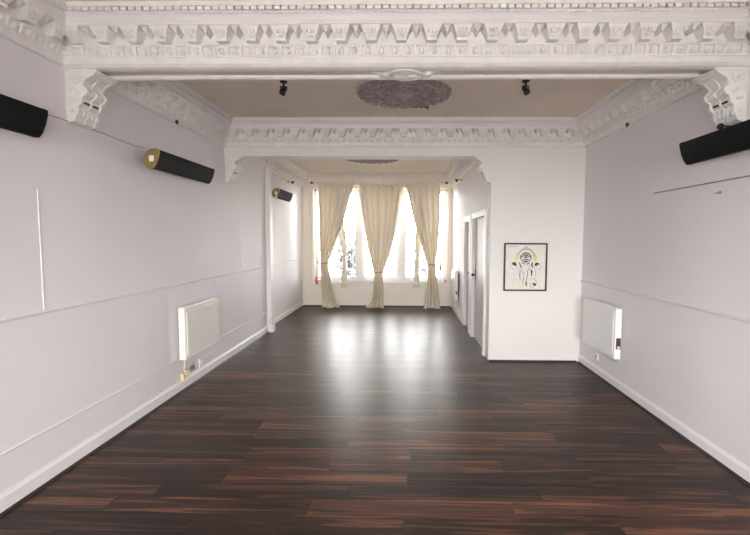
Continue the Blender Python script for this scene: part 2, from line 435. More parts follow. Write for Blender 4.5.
def ornaments(co, x0, x1, y0, y1, sides, single_eggs, single_mods=True):
    S = {'N': ((x0+x1)/2, y1, PI, x1-x0), 'S': ((x0+x1)/2, y0, 0, x1-x0), 'W': (x0, (y0+y1)/2, -PI/2, y1-y0), 'E': (x1, (y0+y1)/2, PI/2, y1-y0)}
    beads = MB(); eggs = MB(); mods = MB()
    def merge(mb, src, T):
        mb.add([T @ Vector(v) for v in src.v], src.f); mb.smooth[-len(src.f):] = src.smooth
    for sd in sides:
        cx_, cy_, rz, ln = S[sd]
        T = Matrix.Translation((cx_, cy_, DZC)) @ Matrix.Rotation(rz, 4, 'Z')
        L_ = ln - 2*0.165
        n = max(1, round(L_ / 0.19)); st = L_ / n
        for i in range(n+1):
            u = -L_/2 + st*i
            if i < n or True:
                q = T @ Vector((u, 0, 0))
                if single_mods: link('modillion', me_mod, co, q, rz)
                else: merge(mods, modillion_mb(), T @ Matrix.Translation((u,0,0)))
            if i < n:
                q = T @ Vector((u + st/2, 0, 0))
                if single_mods: link('pendant', me_pen, co, q, rz)
                else: merge(mods, pendant_mb(), T @ Matrix.Translation((u+st/2,0,0)))
        L_ = ln - 2*0.06; n = max(1, round(L_/0.0885)); st = L_/n
        for i in range(n+1):
            u = -L_/2 + st*i
            q = T @ Vector((u, 0, 0))
            if single_eggs: link('egg', me_egg, co, q, rz)
            else: merge(eggs, egg_mb(6, 4), T @ Matrix.Translation((u,0,0)))
            if i < n:
                q = T @ Vector((u + st/2, 0, 0))
                if single_eggs: link('dart', me_dart, co, q, rz)
                else: merge(eggs, dart_mb(), T @ Matrix.Translation((u+st/2,0,0)))
        k_ = int((ln-0.38)/0.048)
        for i in range(k_):
            u = -(ln-0.38)/2 + (ln-0.38)*(i+0.5)/k_
            merge(beads, MB().box(u-0.0175, u+0.0175, 0.148, 0.191, 3.0365, 3.0575), T)
        bead_stuff(beads, T, 0, ln-0.36, 0.03, 0.169, 3.026, 0.008)
    o = beads.obj('beading', 'plaster', co); o['kind'] = 'stuff'
    if eggs.v: o = eggs.obj('egg_and_dart', 'plaster', co); o['kind'] = 'stuff'
    if mods.v: o = mods.obj('modillion_band', 'plaster', co); o['kind'] = 'stuff'
ornaments(c1, XL, XR, YB, YA, 'NWE', True)
ornaments(c2, XL, XR, YA2, YP, 'NWES', False)
ornaments(c3, XL2, XP, YP2, YE, 'NWE', False, False)

# ---- dado rails, baseboards, floor beading
def rail_yz(xw, s, y0, y1, z0, z1, d):
    p = [(0,z0),(d*0.5,z0),(d*0.7,z0+(z1-z0)*0.25),(d,z0+(z1-z0)*0.45),(d,z0+(z1-z0)*0.75),(d*0.4,z1),(0,z1)]
    return MB().prism([(xw + s*a, b_) for a, b_ in p], 'y', y0, y1)
def rail_xz(yw, s, x0, x1, z0, z1, d):
    p = [(0,z0),(d*0.5,z0),(d*0.7,z0+(z1-z0)*0.25),(d,z0+(z1-z0)*0.45),(d,z0+(z1-z0)*0.75),(d*0.4,z1),(0,z1)]
    return MB().prism([(yw + s*a, b_) for a, b_ in p], 'x', x0, x1)
def skirt_yz(xw, s, y0, y1, h, d=0.018):
    p = [(0,0.0),(d,0.0),(d,h*0.8),(d*0.6,h*0.88),(d*0.35,h),(0,h)]
    return MB().prism([(xw + s*a, b_) for a, b_ in p], 'y', y0, y1)
def skirt_xz(yw, s, x0, x1, h, d=0.018):
    p = [(0,0.0),(d,0.0),(d,h*0.8),(d*0.6,h*0.88),(d*0.35,h),(0,h)]
    return MB().prism([(yw + s*a, b_) for a, b_ in p], 'x', x0, x1)
PY0, PY1 = 7.06, 7.20     # boxed pipe on the left wall
struct(rail_yz(XL, 1, YB, PY0, 1.105, 1.125, 0.016), 'trim_6', 'skirt', 'thin dado rail along the wall with bar heaters', 'trim')
struct(rail_yz(XL2, 1, PY1, YE, 1.105, 1.125, 0.016), 'trim_7', 'trim', 'thin dado rail past the boxed pipe', 'trim')
struct(rail_yz(XR, -1, YB, YP, 1.05, 1.075, 0.018), 'trim_8', 'wall', 'thin dado rail beside the framed drawing', 'trim')
struct(rail_yz(XL, 1, YB, PY0, 0.335, 0.350, 0.012), 'trim_9', 'skirt', 'low moulding strip above the baseboard', 'trim')
struct(skirt_yz(XL, 1, YB, PY0, 0.118), 'baseboard_left', 'skirt', 'white baseboard under the ivory panel heater', 'baseboard')
struct(skirt_yz(XL2, 1, PY1, YE, 0.118), 'baseboard_left_far', 'skirt', 'white baseboard past the boxed pipe', 'baseboard')
struct(skirt_yz(XR, -1, YB, YP, 0.105), 'baseboard_right', 'skirt', 'white baseboard under the white panel heater', 'baseboard')
struct(skirt_xz(YP, -1, XP, XR-0.018, 0.055, 0.014), 'baseboard_partition', 'trim', 'low white baseboard under the framed drawing', 'baseboard')
struct(skirt_yz(XP, -1, 7.89, YE, 0.13), 'baseboard_passage', 'trim', 'white baseboard beside the doors', 'baseboard')
def quad_yz(xw, s, y0, y1, r=0.017):
    return MB().prism([(xw, 0.0005), (xw+s*r, 0.0005), (xw+s*r*0.7, r*0.7), (xw, r)], 'y', y0, y1)
def quad_xz(yw, s, x0, x1, r=0.017):
    return MB().prism([(yw, 0.0005), (yw+s*r, 0.0005), (yw+s*r*0.7, r*0.7), (yw, r)], 'x', x0, x1)
struct(quad_yz(XL+0.018, 1, YB, PY0), 'trim_10', 'edge', 'dark floor beading along the wall with bar heaters', 'trim')
struct(quad_yz(XL2+0.018, 1, PY1, YE-0.02), 'trim_11', 'edge', 'dark floor beading past the boxed pipe', 'trim')
struct(quad_yz(XR-0.018, -1, YB, YP-0.034), 'trim_12', 'edge', 'dark floor beading under the white panel heater', 'trim')
struct(quad_xz(YP-0.014, -1, XP, XR-0.04, 0.02), 'trim_13', 'edge', 'dark floor beading under the framed drawing', 'trim')
struct(quad_xz(YE-0.03, -1, XL2+0.04, XP-0.04, 0.022), 'trim_14', 'edge', 'dark floor beading under the street window', 'trim')
# boxed pipe / pilaster on the left wall
pil = struct(MB().bbox(XL2, XL+0.075, PY0, PY1, 0, 2.765, 0.004), 'trim_15', 'trim', 'narrow white boxed pipe rising up the long wall', 'trim')
MB().bbox(XL2, XL+0.09, PY0-0.012, PY1+0.012, 0, 0.14, 0.004).obj('plinth', 'trim', pil)
# panel joints on the long wall
for (y_, z0, z1, lb) in ((2.675, 1.125, 1.90, 'thin vertical panel joint near the paired bar heaters'), (5.96, 1.15, 2.0, 'short vertical white strip above the dado before the boxed pipe')):
    struct(MB().bbox(XL, XL+0.006, y_-0.004, y_+0.004, z0, z1, 0.002), 'trim_%d' % (16 if y_ < 3 else 17), 'wall' if y_ < 3 else 'trim', lb, 'trim')
# surface strip on the right wall
ts = struct(MB().bbox(XR-0.006, XR, 1.0, 3.965, 2.014, 2.024, 0.002), 'trim_18', 'inkgrey', 'thin grey strip on the wall below the bar heater', 'trim')
MB().bbox(XR-0.006, XR, 3.957, 3.965, 2.024, 2.12, 0.002).obj('strip_end', 'wall', ts)
mk = MB(); mk.bbox(XR-0.004, XR, 3.13, 3.19, 1.932, 1.94, 0.001); mk.bbox(XR-0.012, XR, 3.125, 3.14, 1.93, 1.947, 0.002)
tag(mk.obj('wall_hook', 'inkgrey'), 'tiny grey hook on the wall under the grey strip', 'hook')

# ---- end wall panels, window
def panel_frame(mb, x0, x1, z0, z1, y, w=0.022, d=0.014):
    mb.bbox(x0, x1, y-d, y, z0, z0+w, 0.004); mb.bbox(x0, x1, y-d, y, z1-w, z1, 0.004)
    mb.bbox(x0, x0+w, y-d, y, z0+w, z1-w, 0.004); mb.bbox(x1-w, x1, y-d, y, z0+w, z1-w, 0.004)
for i, (a, b_) in enumerate(((-1.96, -1.14), (-1.02, -0.14), (-0.02, 0.80))):
    m = MB(); panel_frame(m, a, b_, 0.16, 0.47, YE); o = m.obj('panel_moulding', 'trim', we)
m = MB(); panel_frame(m, XL2+0.04, WX0-0.06, 0.17, 1.05, YE); m.obj('panel_moulding', 'cream', we)
m = MB(); panel_frame(m, XL2+0.04, WX0-0.06, 1.18, 2.70, YE); m.obj('panel_moulding', 'cream', we)
rail_xz(YE, -1, XL2, WX0-0.05, 1.10, 1.13, 0.02).obj('dado_rail', 'trim', we)
MB().box(XL2, XP, YE-0.03, YE, 0.0, 0.06).obj('skirting', 'trim', we)
w1 = tag(MB().bbox(WX0-0.03, WX1+0.03, YE-0.07, YE+0.12, WZ0-0.035, WZ0, 0.008).obj('window_1', 'trim'), 'wide three light sash window behind cream curtains', 'window', None, 'structure')
m = MB()
m.bbox(WX0-0.05, WX0, YE-0.025, YE+0.0, WZ0, WZ1+0.08, 0.006); m.bbox(WX1, WX1+0.05, YE-0.025, YE, WZ0, WZ1+0.08, 0.006)
m.bbox(WX0, WX1, YE-0.025, YE, WZ1, WZ1+0.08, 0.006)
m.obj('architrave', 'trim', w1)
m = MB()
m.box(WX0, WX0+0.05, YE+0.05, YE+0.15, WZ0, WZ1); m.box(WX1-0.05, WX1, YE+0.05, YE+0.15, WZ0, WZ1)
m.box(WX0, WX1, YE+0.05, YE+0.15, WZ1-0.06, WZ1); m.box(WX0, WX1, YE+0.05, YE+0.15, WZ0, WZ0+0.06)
m.obj('window_frame', 'trim', w1)
muls = (-1.08, -0.105)
for xm in muls:
    MB().bbox(xm-0.075, xm+0.075, YE+0.02, YE+0.15, WZ0+0.06, WZ1-0.06, 0.008).obj('mullion', 'trim', w1)
xs = [WX0+0.05, muls[0]-0.075, muls[0]+0.075, muls[1]-0.075, muls[1]+0.075, WX1-0.05]
ZM = 1.72
for k in range(3):
    a, b_ = xs[2*k], xs[2*k+1]
    for (z0, z1, yo) in ((WZ0+0.06, ZM+0.02, 0.07), (ZM-0.02, WZ1-0.06, 0.11)):
        m = MB(); t = 0.04; y0, y1 = YE+yo, YE+yo+0.035
        m.box(a, a+t, y0, y1, z0, z1); m.box(b_-t, b_, y0, y1, z0, z1)
        m.box(a+t, b_-t, y0, y1, z0, z0+t+0.01); m.box(a+t, b_-t, y0, y1, z1-t, z1)
        so = m.obj('sash', 'trim', w1)
        MB().box(a+t, b_-t, YE+yo+0.014, YE+yo+0.019, z0+t+0.01, z1-t).obj('pane', 'glass', so)
# rear window (lights the near room)
w2 = tag(MB().bbox(BX0-0.03, BX1+0.03, YB-0.12, YB+0.06, BZ0-0.035, BZ0, 0.008).obj('window_2', 'trim'), 'wide window in the wall facing the street window', 'window', None, 'structure')
m = MB()
m.box(BX0, BX0+0.05, YB-0.14, YB-0.05, BZ0, BZ1); m.box(BX1-0.05, BX1, YB-0.14, YB-0.05, BZ0, BZ1)
m.box(BX0, BX1, YB-0.14, YB-0.05, BZ1-0.06, BZ1); m.box(BX0, BX1, YB-0.14, YB-0.05, BZ0, BZ0+0.06)
m.obj('window_frame', 'trim', w2)
for k in (1, 2):
    xm = BX0 + (BX1-BX0)*k/3
    MB().box(xm-0.04, xm+0.04, YB-0.14, YB-0.05, BZ0+0.06, BZ1-0.06).obj('mullion', 'trim', w2)
for k in range(3):
    a = BX0 + (BX1-BX0)*k/3 + 0.045; b_ = BX0 + (BX1-BX0)*(k+1)/3 - 0.045
    MB().box(a, b_, YB-0.1, YB-0.094, BZ0+0.06, BZ1-0.06).obj('pane', 'glass', w2)

# ---- doors in the passage wall
def door(name, y0, y1, zt, label, hinge_near):
    d = tag(MB().bbox(XP+0.03, XP+0.075, y0+0.02, y1-0.02, 0.008, zt-0.02, 0.004).obj(name, 'door'), label, 'door', None, 'structure')
    m = MB()
    m.bbox(XP-0.025, XP+0.13, y0-0.085, y0+0.02, 0, zt+0.07, 0.006); m.bbox(XP-0.025, XP+0.13, y1-0.02, y1+0.085, 0, zt+0.07, 0.006)
    m.bbox(XP-0.025, XP+0.13, y0+0.02, y1-0.02, zt-0.02, zt+0.07, 0.006)
    m.obj('door_frame', 'trim', d)
    yh = y1-0.07 if hinge_near else y0+0.07
    m = MB(); m.ell((XP-0.015, yh, 1.02), (0.024, 0.024, 0.024), 12, 8); m.tube([(XP+0.03, yh, 1.02), (XP-0.01, yh, 1.02)], 0.009)
    m.bbox(XP+0.024, XP+0.031, yh-0.022, yh+0.022, 0.94, 1.1, 0.003)
    m.obj('door_knob', 'dark', d)
door('door_1', D1[0], D1[1], DZ, 'grey gloss door beside the partition corner', True)
door('door_2', D2[0], D2[1], DZ-0.02, 'grey gloss door further along the passage towards the window', False)

# ================================================================== OBJECTS
# ---- carved corbels
def corbel_profile():
    pts = [(0,0),(0.212,0),(0.212,-0.012),(0.205,-0.02),(0.2,-0.03),(0.185,-0.037),(0.168,-0.048),(0.150,-0.062),(0.138,-0.080),(0.137,-0.098),
           (0.146,-0.112),(0.163,-0.122),(0.178,-0.134),(0.184,-0.150),(0.180,-0.166),(0.168,-0.178),(0.152,-0.185),(0.147,-0.192),(0.150,-0.2),(0.150,-0.235),
           (0.143,-0.242),(0.128,-0.248),(0.122,-0.258),(0.128,-0.27),(0.132,-0.285),(0.126,-0.302),(0.11,-0.318),(0.098,-0.326),(0.100,-0.334),(0.098,-0.35),(0.075,-0.362),(0,-0.37)]
    return [(a*(1-0.36*min(1, max(0, -b_-0.03)/0.25)), b_*0.94) for a, b_ in pts]
def make_corbel(label, loc, side, dep, sz=1.0):
    # local: +x out from the wall, y depth 0..dep, z down from 0
    r = thing('corbel', label, 'corbel', loc, 0, None)
    P = [(a, b_) for a, b_ in corbel_profile()]
    inner = [(max(0, a-0.012) if b_ < -0.03 else a, b_) for a, b_ in P]
    def place(mb): mb.v = [(side*x, y, z*sz) for x, y, z in mb.v]; return mb
    place(MB().prism(inner, 'y', 0.016, dep-0.016)).obj('bracket', 'plaster', r)
    for (a, b_) in ((0.0, 0.02), (dep-0.02, dep)):
        place(MB().prism(P, 'y', a, b_)).obj('scroll_rim', 'plaster', r)
    # middle rib, leaf lobes and two dark bars painted as the slots' shade
    place(MB().prism([(max(0, a-0.004) if b_ < -0.03 else a, b_) for a, b_ in P], 'y', dep/2-0.008, dep/2+0.008)).obj('scroll_rib', 'plaster', r)
    for k in range(5):
        m = MB(); yy = dep*(k+0.5)/5
        m.ell((0.070, yy, -0.268), (0.018, dep*0.09, 0.036), 8, 6); place(m).obj('leaf_lobe', 'plaster', r)
    for yy in (dep*0.3, dep*0.7):
        m = MB(); m.bbox(0.090, 0.1045, yy-dep*0.12, yy+dep*0.12, -0.212, -0.199, 0.002); place(m).obj('slot_shade', 'slot_shade', r)
    # raised leaves on the flat cheek facing the room
    for (u, w, a, l) in ((0.045,-0.05,0.5,0.035),(0.085,-0.075,-0.6,0.03),(0.04,-0.12,-0.3,0.03),(0.08,-0.14,0.7,0.025),(0.045,-0.19,0.2,0.025),(0.035,-0.27,-0.2,0.02),(0.1,-0.05,1.0,0.02)):
        m = MB(); m.ell((u, 0.0, w), (l, 0.008, 0.012), 8, 5, Matrix.Rotation(a, 3, 'Y')); place(m).obj('carved_leaf', 'plaster', r)
    place(MB().bbox(0, 0.222, -0.006, dep+0.006, -0.012, 0.003, 0.003)).obj('abacus', 'plaster', r)
    return r
make_corbel('carved plaster scroll corbel under the wide beam, on the wall with the wall cable', (XL, YA+0.012, 2.735), 1, YA2-YA-0.024)
make_corbel('carved plaster scroll corbel under the wide beam, above a lone black bar heater', (XR, YA+0.012, 2.735), -1, YA2-YA-0.024)
make_corbel('small carved scroll corbel at the plain beam end on the long wall', (XL, YP+0.012, 2.637), 1, YP2-YP-0.024, 0.92)
make_corbel('small carved scroll corbel on the partition edge above the doors', (XP, YP+0.012, 2.637), -1, YP2-YP-0.024, 0.92)

# ---- ceiling roses
def rose(label, x, y, R, mat):
    r = thing('ceiling_rose', label, 'ceiling rose', (x, y, ZC))
    m = MB(); n = 72; prof = [(1.0, 0.0), (0.985, -0.012), (0.95, -0.02), (0.90, -0.020), (0.0, -0.022)]
    vs = []; fs = []
    for (q, z) in prof:
        for k in range(n):
            a = 2*PI*k/n; sc = 1 + (0.022*math.cos(24*a) if q > 0.9 else 0)
            vs.append((R*q*sc*math.cos(a), R*q*sc*math.sin(a), z))
    for i in range(len(prof)-1):
        for k in range(n): fs.append((i*n+k, i*n+(k+1)%n, (i+1)*n+(k+1)%n, (i+1)*n+k))
    m.add(vs, fs); m.obj('disc', mat, r)
    for (q, t) in ((0.86, 0.012), (0.60, 0.010), (0.30, 0.012)):
        m = MB(); m.tube([(R*q*math.cos(2*PI*k/48), R*q*math.sin(2*PI*k/48), -0.026) for k in range(48)], t, 6, True); m.obj('ring', mat, r)
    def petal(L_, W_, h):
        m = MB(); m.ell((0, 0, -0.026), (L_/2, W_/2, h), 10, 6)
        for s in (-1, 1): m.ell((L_*0.15, s*W_*0.35, -0.027), (L_*0.22, W_*0.28, h*0.9), 8, 5)
        return m.mesh('petal', M[mat])
    for (cnt, q, L_, W_, h) in ((24, 0.935, 0.05, 0.075, 0.018), (16, 0.73, 0.105, 0.07, 0.022), (8, 0.45, 0.11, 0.075, 0.026)):
        me = petal(L_, W_, h)
        for k in range(cnt):
            a = 2*PI*k/cnt
            link('petal', me, r, (R*q*math.cos(a), R*q*math.sin(a), 0), a)
    r.scale = (1, 0.88, 1)
    m = MB(); m.lathe([(0.0, -0.08), (0.03, -0.078), (0.055, -0.06), (0.07, -0.045), (0.10, -0.038), (0.11, -0.02)], n=24); m.obj('boss', mat, r)
    return r
rose('mauve grey oval-looking ceiling rose with scalloped rim, above the open floor', -0.025, 4.40, 0.478, 'mauve')
rose('ceiling rose partly hidden by the plain beam in the window room', -0.62, 7.87, 0.50, 'mauve')

# ---- small black ceiling spotlights
def spot(label, x, y, lean):
    r = thing('spotlight', label, 'spotlight', (x, y, ZC))
    MB().lathe([(0.035, 0), (0.035, -0.012), (0.012, -0.018), (0.008, -0.05), (0.0, -0.05)], n=16).obj('mount', 'dark', r)
    m = MB(); m.tube([(-0.03, 0, -0.05), (0.03, 0, -0.05)], 0.006); m.tube([(-0.03,0,-0.05),(-0.03,0,-0.085)], 0.005); m.tube([(0.03,0,-0.05),(0.03,0,-0.085)], 0.005)
    m.obj('yoke', 'dark', r)
    R_ = Matrix.Rotation(lean, 3, 'Y') @ Matrix.Rotation(-0.5, 3, 'X')
    m = MB(); m.lathe([(0.012, 0.035), (0.024, 0.03), (0.026, -0.02), (0.032, -0.035), (0.024, -0.033)], (0, 0, -0.085), 16, R_); m.obj('lamp_head', 'dark', r)
    return r
spot('small black ceiling spotlight on the side of the long wall', -1.16, 4.09, 0.3)
spot('small black ceiling spotlight on the side of the framed drawing', 1.11, 4.09, -0.3)
m = MB(); m.bbox(-0.05, 0.05, -0.008, 0.008, -0.012, 0, 0.002); m.tube([(0.03,0,-0.01),(0.03,0,-0.03),(0.045,0,-0.035)], 0.004)
tag(m.obj('ceiling_hook', 'dark', None, (0.20, 4.87, ZC)), 'small dark hook plate beside the ceiling rose', 'hook')

# ---- bar heaters
def bar_heater(label, xw, s, y0, length, dz, group=None):
    r = thing('bar_heater', label, 'heater', (xw, y0, 2.20+dz), 0, group)
    back = [(0.165,-0.002),(0.130,0.0),(0.105,0.02),(0.088,0.055),(0.092,0.10),(0.118,0.138),(0.155,0.160),(0.20,0.163),(0.226,0.152)]
    face = [(0.226,0.152),(0.222,0.12),(0.208,0.07),(0.188,0.025),(0.165,-0.002)]
    body = back + face[1:-1]
    sx = lambda P: [(s*a, b_) for a, b_ in P]
    MB().prism(sx(body), 'y', 0.012, length-0.012).obj('housing', 'black', r)
    big = [(0.155+(a-0.155)*1.02, 0.08+(b_-0.08)*1.02) for a, b_ in body]
    cap0 = MB().prism(sx(big), 'y', 0.0, 0.012).obj('end_cap', 'bronze', r)
    lb = MB(); lb.bbox(min(s*0.135, s*0.175), max(s*0.135, s*0.175), -0.0015, 0.001, 0.055, 0.105, 0.0005); lb.obj('rating_label', 'label', cap0)
    MB().prism(sx(big), 'y', length-0.012, length).obj('end_cap', 'black', r)
    # slatted face
    fm = [(a+0.003, b_-0.001) for a, b_ in face]
    m = MB()
    n = 9
    for k in range(n):
        t0 = 0.07+0.86*k/n; t1 = t0 + 0.86/n*0.55
        def at(t):
            i = min(int(t*4), 3); q = t*4-i
            return (fm[i][0]*(1-q)+fm[i+1][0]*q, fm[i][1]*(1-q)+fm[i+1][1]*q)
        a, b_ = at(t0), at(t1)
        m.prism(sx([a, b_, (b_[0]-0.006, b_[1]+0.002), (a[0]-0.006, a[1]+0.002)]), 'y', 0.02, length-0.02)
    m.obj('grille', 'black', r)
    for yy in (length*0.22, length*0.78):
        m = MB(); m.bbox(min(0, s*0.006), max(0, s*0.006), yy-0.02, yy+0.02, 0.04, 0.16, 0.002)
        m.tube([(s*0.004, yy, 0.10), (s*0.05, yy, 0.10), (s*0.095, yy, 0.095)], 0.011)
        m.obj('bracket', 'dark', r)
    return r
bar_heater('black bar heater beside the corbel on the long wall, wall cable leading from it', XL, 1, 1.49, 1.03, -0.012)
bar_heater('black bar heater with brass end plate above the ivory panel heater', XL, 1, 3.65, 1.05, -0.006)
bar_heater('lone black bar heater on the wall with the white panel heater', XR, -1, 2.22, 1.05, -0.04)
bar_heater('black bar heater high on the wall past the boxed pipe', XL2, 1, 7.42, 0.85, 0.10)
# its hooked supply pipe
m = MB(); m.tube([(XL+0.09, 7.10, 2.30), (XL+0.13, 7.10, 2.27), (XL+0.16, 7.16, 2.27), (XL+0.11, 7.30, 2.32), (XL+0.09, 7.416, 2.37)], 0.010)
tag(m.obj('supply_pipe', 'plastic'), 'white hooked pipe from the boxed pipe to a bar heater', 'pipe')
# ball hook at the corbel
m = MB(); m.ell((2.144, 3.0, 2.37), (0.022,0.022,0.022), 10, 8); m.tube([(2.144,3.0,2.365),(2.14,3.0,2.345),(2.15,3.0,2.335)], 0.005); m.tube([(2.16,3.0,2.37),(2.2,3.0,2.37),(XR,3.0,2.37)], 0.006)
tag(m.obj('ball_hook', 'dark'), 'black ball-ended hook under the corbel by a bar heater', 'hook')
# wall cable
m = MB(); m.tube([(XL+0.05, 2.5, 2.36), (XL+0.006, 2.56, 2.39), (XL+0.006, 2.9, 2.395), (XL+0.006, 3.3, 2.395), (XL+0.006, 3.62, 2.382), (XL+0.06, 3.70, 2.375)], 0.0045, 6)
tag(m.obj('wall_cable', 'grey_plate'), 'thin grey cable along the wall between two bar heaters', 'cable')
# hooks on the cornice of the middle bay
for (x, s, y, lb) in ((XL, 1, 4.30, 'small black hook under the cornice above a bar heater'), (XR, -1, 4.42, 'small black hook under the cornice on the bare-topped wall by the drawing')):
    m = MB(); m.bbox(min(x+s*0.022, x+s*0.05), max(x+s*0.022, x+s*0.05), y-0.012, y+0.012, 2.742, 2.77, 0.003); m.tube([(x+s*0.035,y,2.75),(x+s*0.035,y,2.735),(x+s*0.05,y,2.73)], 0.006)
    tag(m.obj('cornice_hook', 'dark'), lb, 'hook')
# wall spots under the window-room cornice
for (x, s, y, lb) in ((XL2, 1, 8.75, 'small dark wall spotlight under the cornice beside the left curtain'), (XP, -1, 8.4, 'small dark wall spotlight under the cornice above the doors')):
    r = thing('wall_spotlight', lb.replace('beside the left curtain', 'of the long wall near the curtains'), 'spotlight', (x, y, 2.74))
    r.scale = (0.7, 0.7, 0.7)
    MB().bbox(min(0, s*0.012), max(0, s*0.012), -0.03, 0.03, -0.03, 0.03, 0.003).obj('mount', 'dark', r)
    MB().tube([(s*0.01,0,0),(s*0.09,0,0.01),(s*0.12,0,-0.01)], 0.008).obj('arm', 'dark', r)
    m = MB(); m.lathe([(0.012,0.05),(0.028,0.045),(0.032,-0.03),(0.026,-0.032)], (s*0.14,0,-0.02), 14, Matrix.Rotation(s*0.9, 3, 'Y')); m.obj('lamp_head', 'dark', r)

# ---- panel heaters (convector radiators)
def panel_heater(label, xw, s, y0, length, z0, h, thick, mat, control):
    r = thing('panel_heater', label, 'radiator', (xw, y0, z0))
    def bx(mb, a, b_, *rest, **k): return mb.bbox(min(s*a, s*b_), max(s*a, s*b_), *rest, **k)
    bx(MB(), 0.03, thick, 0, length, 0, h, b=0.012, seg=3).obj('casing', mat, r)
    bx(MB(), thick-0.002, thick+0.006, 0.035, length-0.035, 0.05, h-0.05, b=0.003).obj('front_panel', mat, r)
    for k in range(14):
        yy = 0.06 + (length-0.12)*k/13
        bx(MB(), 0.045, thick-0.02, yy-0.012, yy+0.012, h-0.002, h+0.003, b=0.001).obj('vent_slat', mat, r)
    for yy in (length*0.2, length*0.8):
        bx(MB(), 0.0, 0.034, yy-0.02, yy+0.02, 0.08, h-0.06, b=0.003).obj('wall_bracket', 'dark', r)
    if control:
        if control == 'small':
            bx(MB(), 0.045, 0.075, -0.005, 0.004, 0.14, 0.19, b=0.002).obj('dial', 'dark', r); return r
        c = bx(MB(), 0.040, 0.085, -0.006, 0.004, 0.11, 0.225, b=0.002).obj('control_plate', 'dark', r)
        bx(MB(), 0.048, 0.077, -0.010, -0.004, 0.155, 0.21, b=0.002).obj('rocker_switch', 'switch', c)
        bx(MB(), 0.050, 0.075, -0.010, -0.004, 0.118, 0.14, b=0.002).obj('dial', 'plastic', c)
        m = MB(); m.tube([(s*0.06,-0.004,0.07),(s*0.066,-0.012,0.03),(s*0.06,-0.006,-0.005),(s*0.03,0.05,-0.04),(s*0.006,0.3,-0.09)], 0.004, 6); m.obj('cord', 'plastic', r)
    return r
panel_heater('ivory wall panel heater under a bar heater with brass end plate', XL, 1, 4.215, 0.81, 0.345, 0.545, 0.10, 'radiator', False)
panel_heater('white wall panel heater with dark red switch near the drawing', XR, -1, 4.375, 0.805, 0.35, 0.535, 0.10, 'radiator_w', True)
panel_heater('small wall heater with dark switch between doors and window', XP, -1, 8.55, 0.62, 0.34, 0.60, 0.09, 'radiator_w', 'small')

# ---- sockets and plugs
def wall_plate(name, label, x, s, y, z, w, h, mat, cat='socket'):
    o = tag(MB().bbox(min(x, x+s*0.012), max(x, x+s*0.012), y-w/2, y+w/2, z-h/2, z+h/2, 0.003).obj(name, mat), label, cat)
    return o
o = wall_plate('wall_socket', 'grey metal wall socket beneath the ivory panel heater', XL, 1, 4.52, 0.185, 0.10, 0.085, 'grey_plate')
for yy in (4.50, 4.54): MB().bbox(XL+0.010, XL+0.015, yy-0.008, yy+0.008, 0.17, 0.20, 0.001).obj('socket_hole', 'dark', o)
o = wall_plate('wall_switch', 'white switch box right of the grey socket', XL, 1, 4.72, 0.175, 0.085, 0.10, 'plastic', 'switch')
o['label'] = 'white switch box next to the grey wall socket'
MB().bbox(XL+0.011, XL+0.02, 4.71, 4.735, 0.16, 0.195, 0.002).obj('rocker', 'plastic', o)
MB().bbox(XL, XL+0.010, 4.762, 5.15, 0.205, 0.218, 0.002).obj('conduit', 'plastic', o)
r = thing('power_plug', 'yellowed plug with cream cord hanging under the ivory panel heater', 'plug', (XL, 4.39, 0.165))
MB().bbox(0.0, 0.04, -0.022, 0.022, -0.03, 0.03, 0.008).obj('plug_body', 'yellow', r)
MB().tube([(0.05,-0.10,0.17),(0.04,-0.105,0.08),(0.04,-0.09,0.02),(0.045,-0.04,-0.03),(0.05,-0.01,-0.02),(0.05,0,0)], 0.006).obj('cord', 'plastic', r)
MB().bbox(0.0, 0.035, -0.11, -0.075, -0.06, 0.02, 0.008).obj('inline_switch', 'yellow', r)
o = wall_plate('wall_socket', 'small white wall socket under the white panel heater', XR, -1, 4.98, 0.215, 0.075, 0.085, 'plastic')
MB().bbox(XR-0.016, XR-0.011, 4.97, 4.99, 0.2, 0.23, 0.001).obj('socket_hole', 'inkgrey', o)
o = tag(MB().bbox(XP+0.03, XP+0.11, YP-0.012, YP, 1.27, 1.36, 0.003).obj('light_switch', 'plastic'), 'white light switch at the partition corner beside the door', 'switch')
MB().bbox(XP+0.055, XP+0.085, YP-0.018, YP-0.011, 1.295, 1.335, 0.002).obj('rocker', 'plastic', o)
# pipe clip at the foot of the boxed pipe
m = MB(); m.tube([(XL+0.11, 7.04, 0.16), (XL+0.06, 7.035, 0.15), (XL+0.04, 7.035, 0.22), (XL+0.07, 7.035, 0.27)], 0.008)
tag(m.obj('pipe_end', 'yellow'), 'short yellowed pipe end at the foot of the boxed pipe', 'pipe')

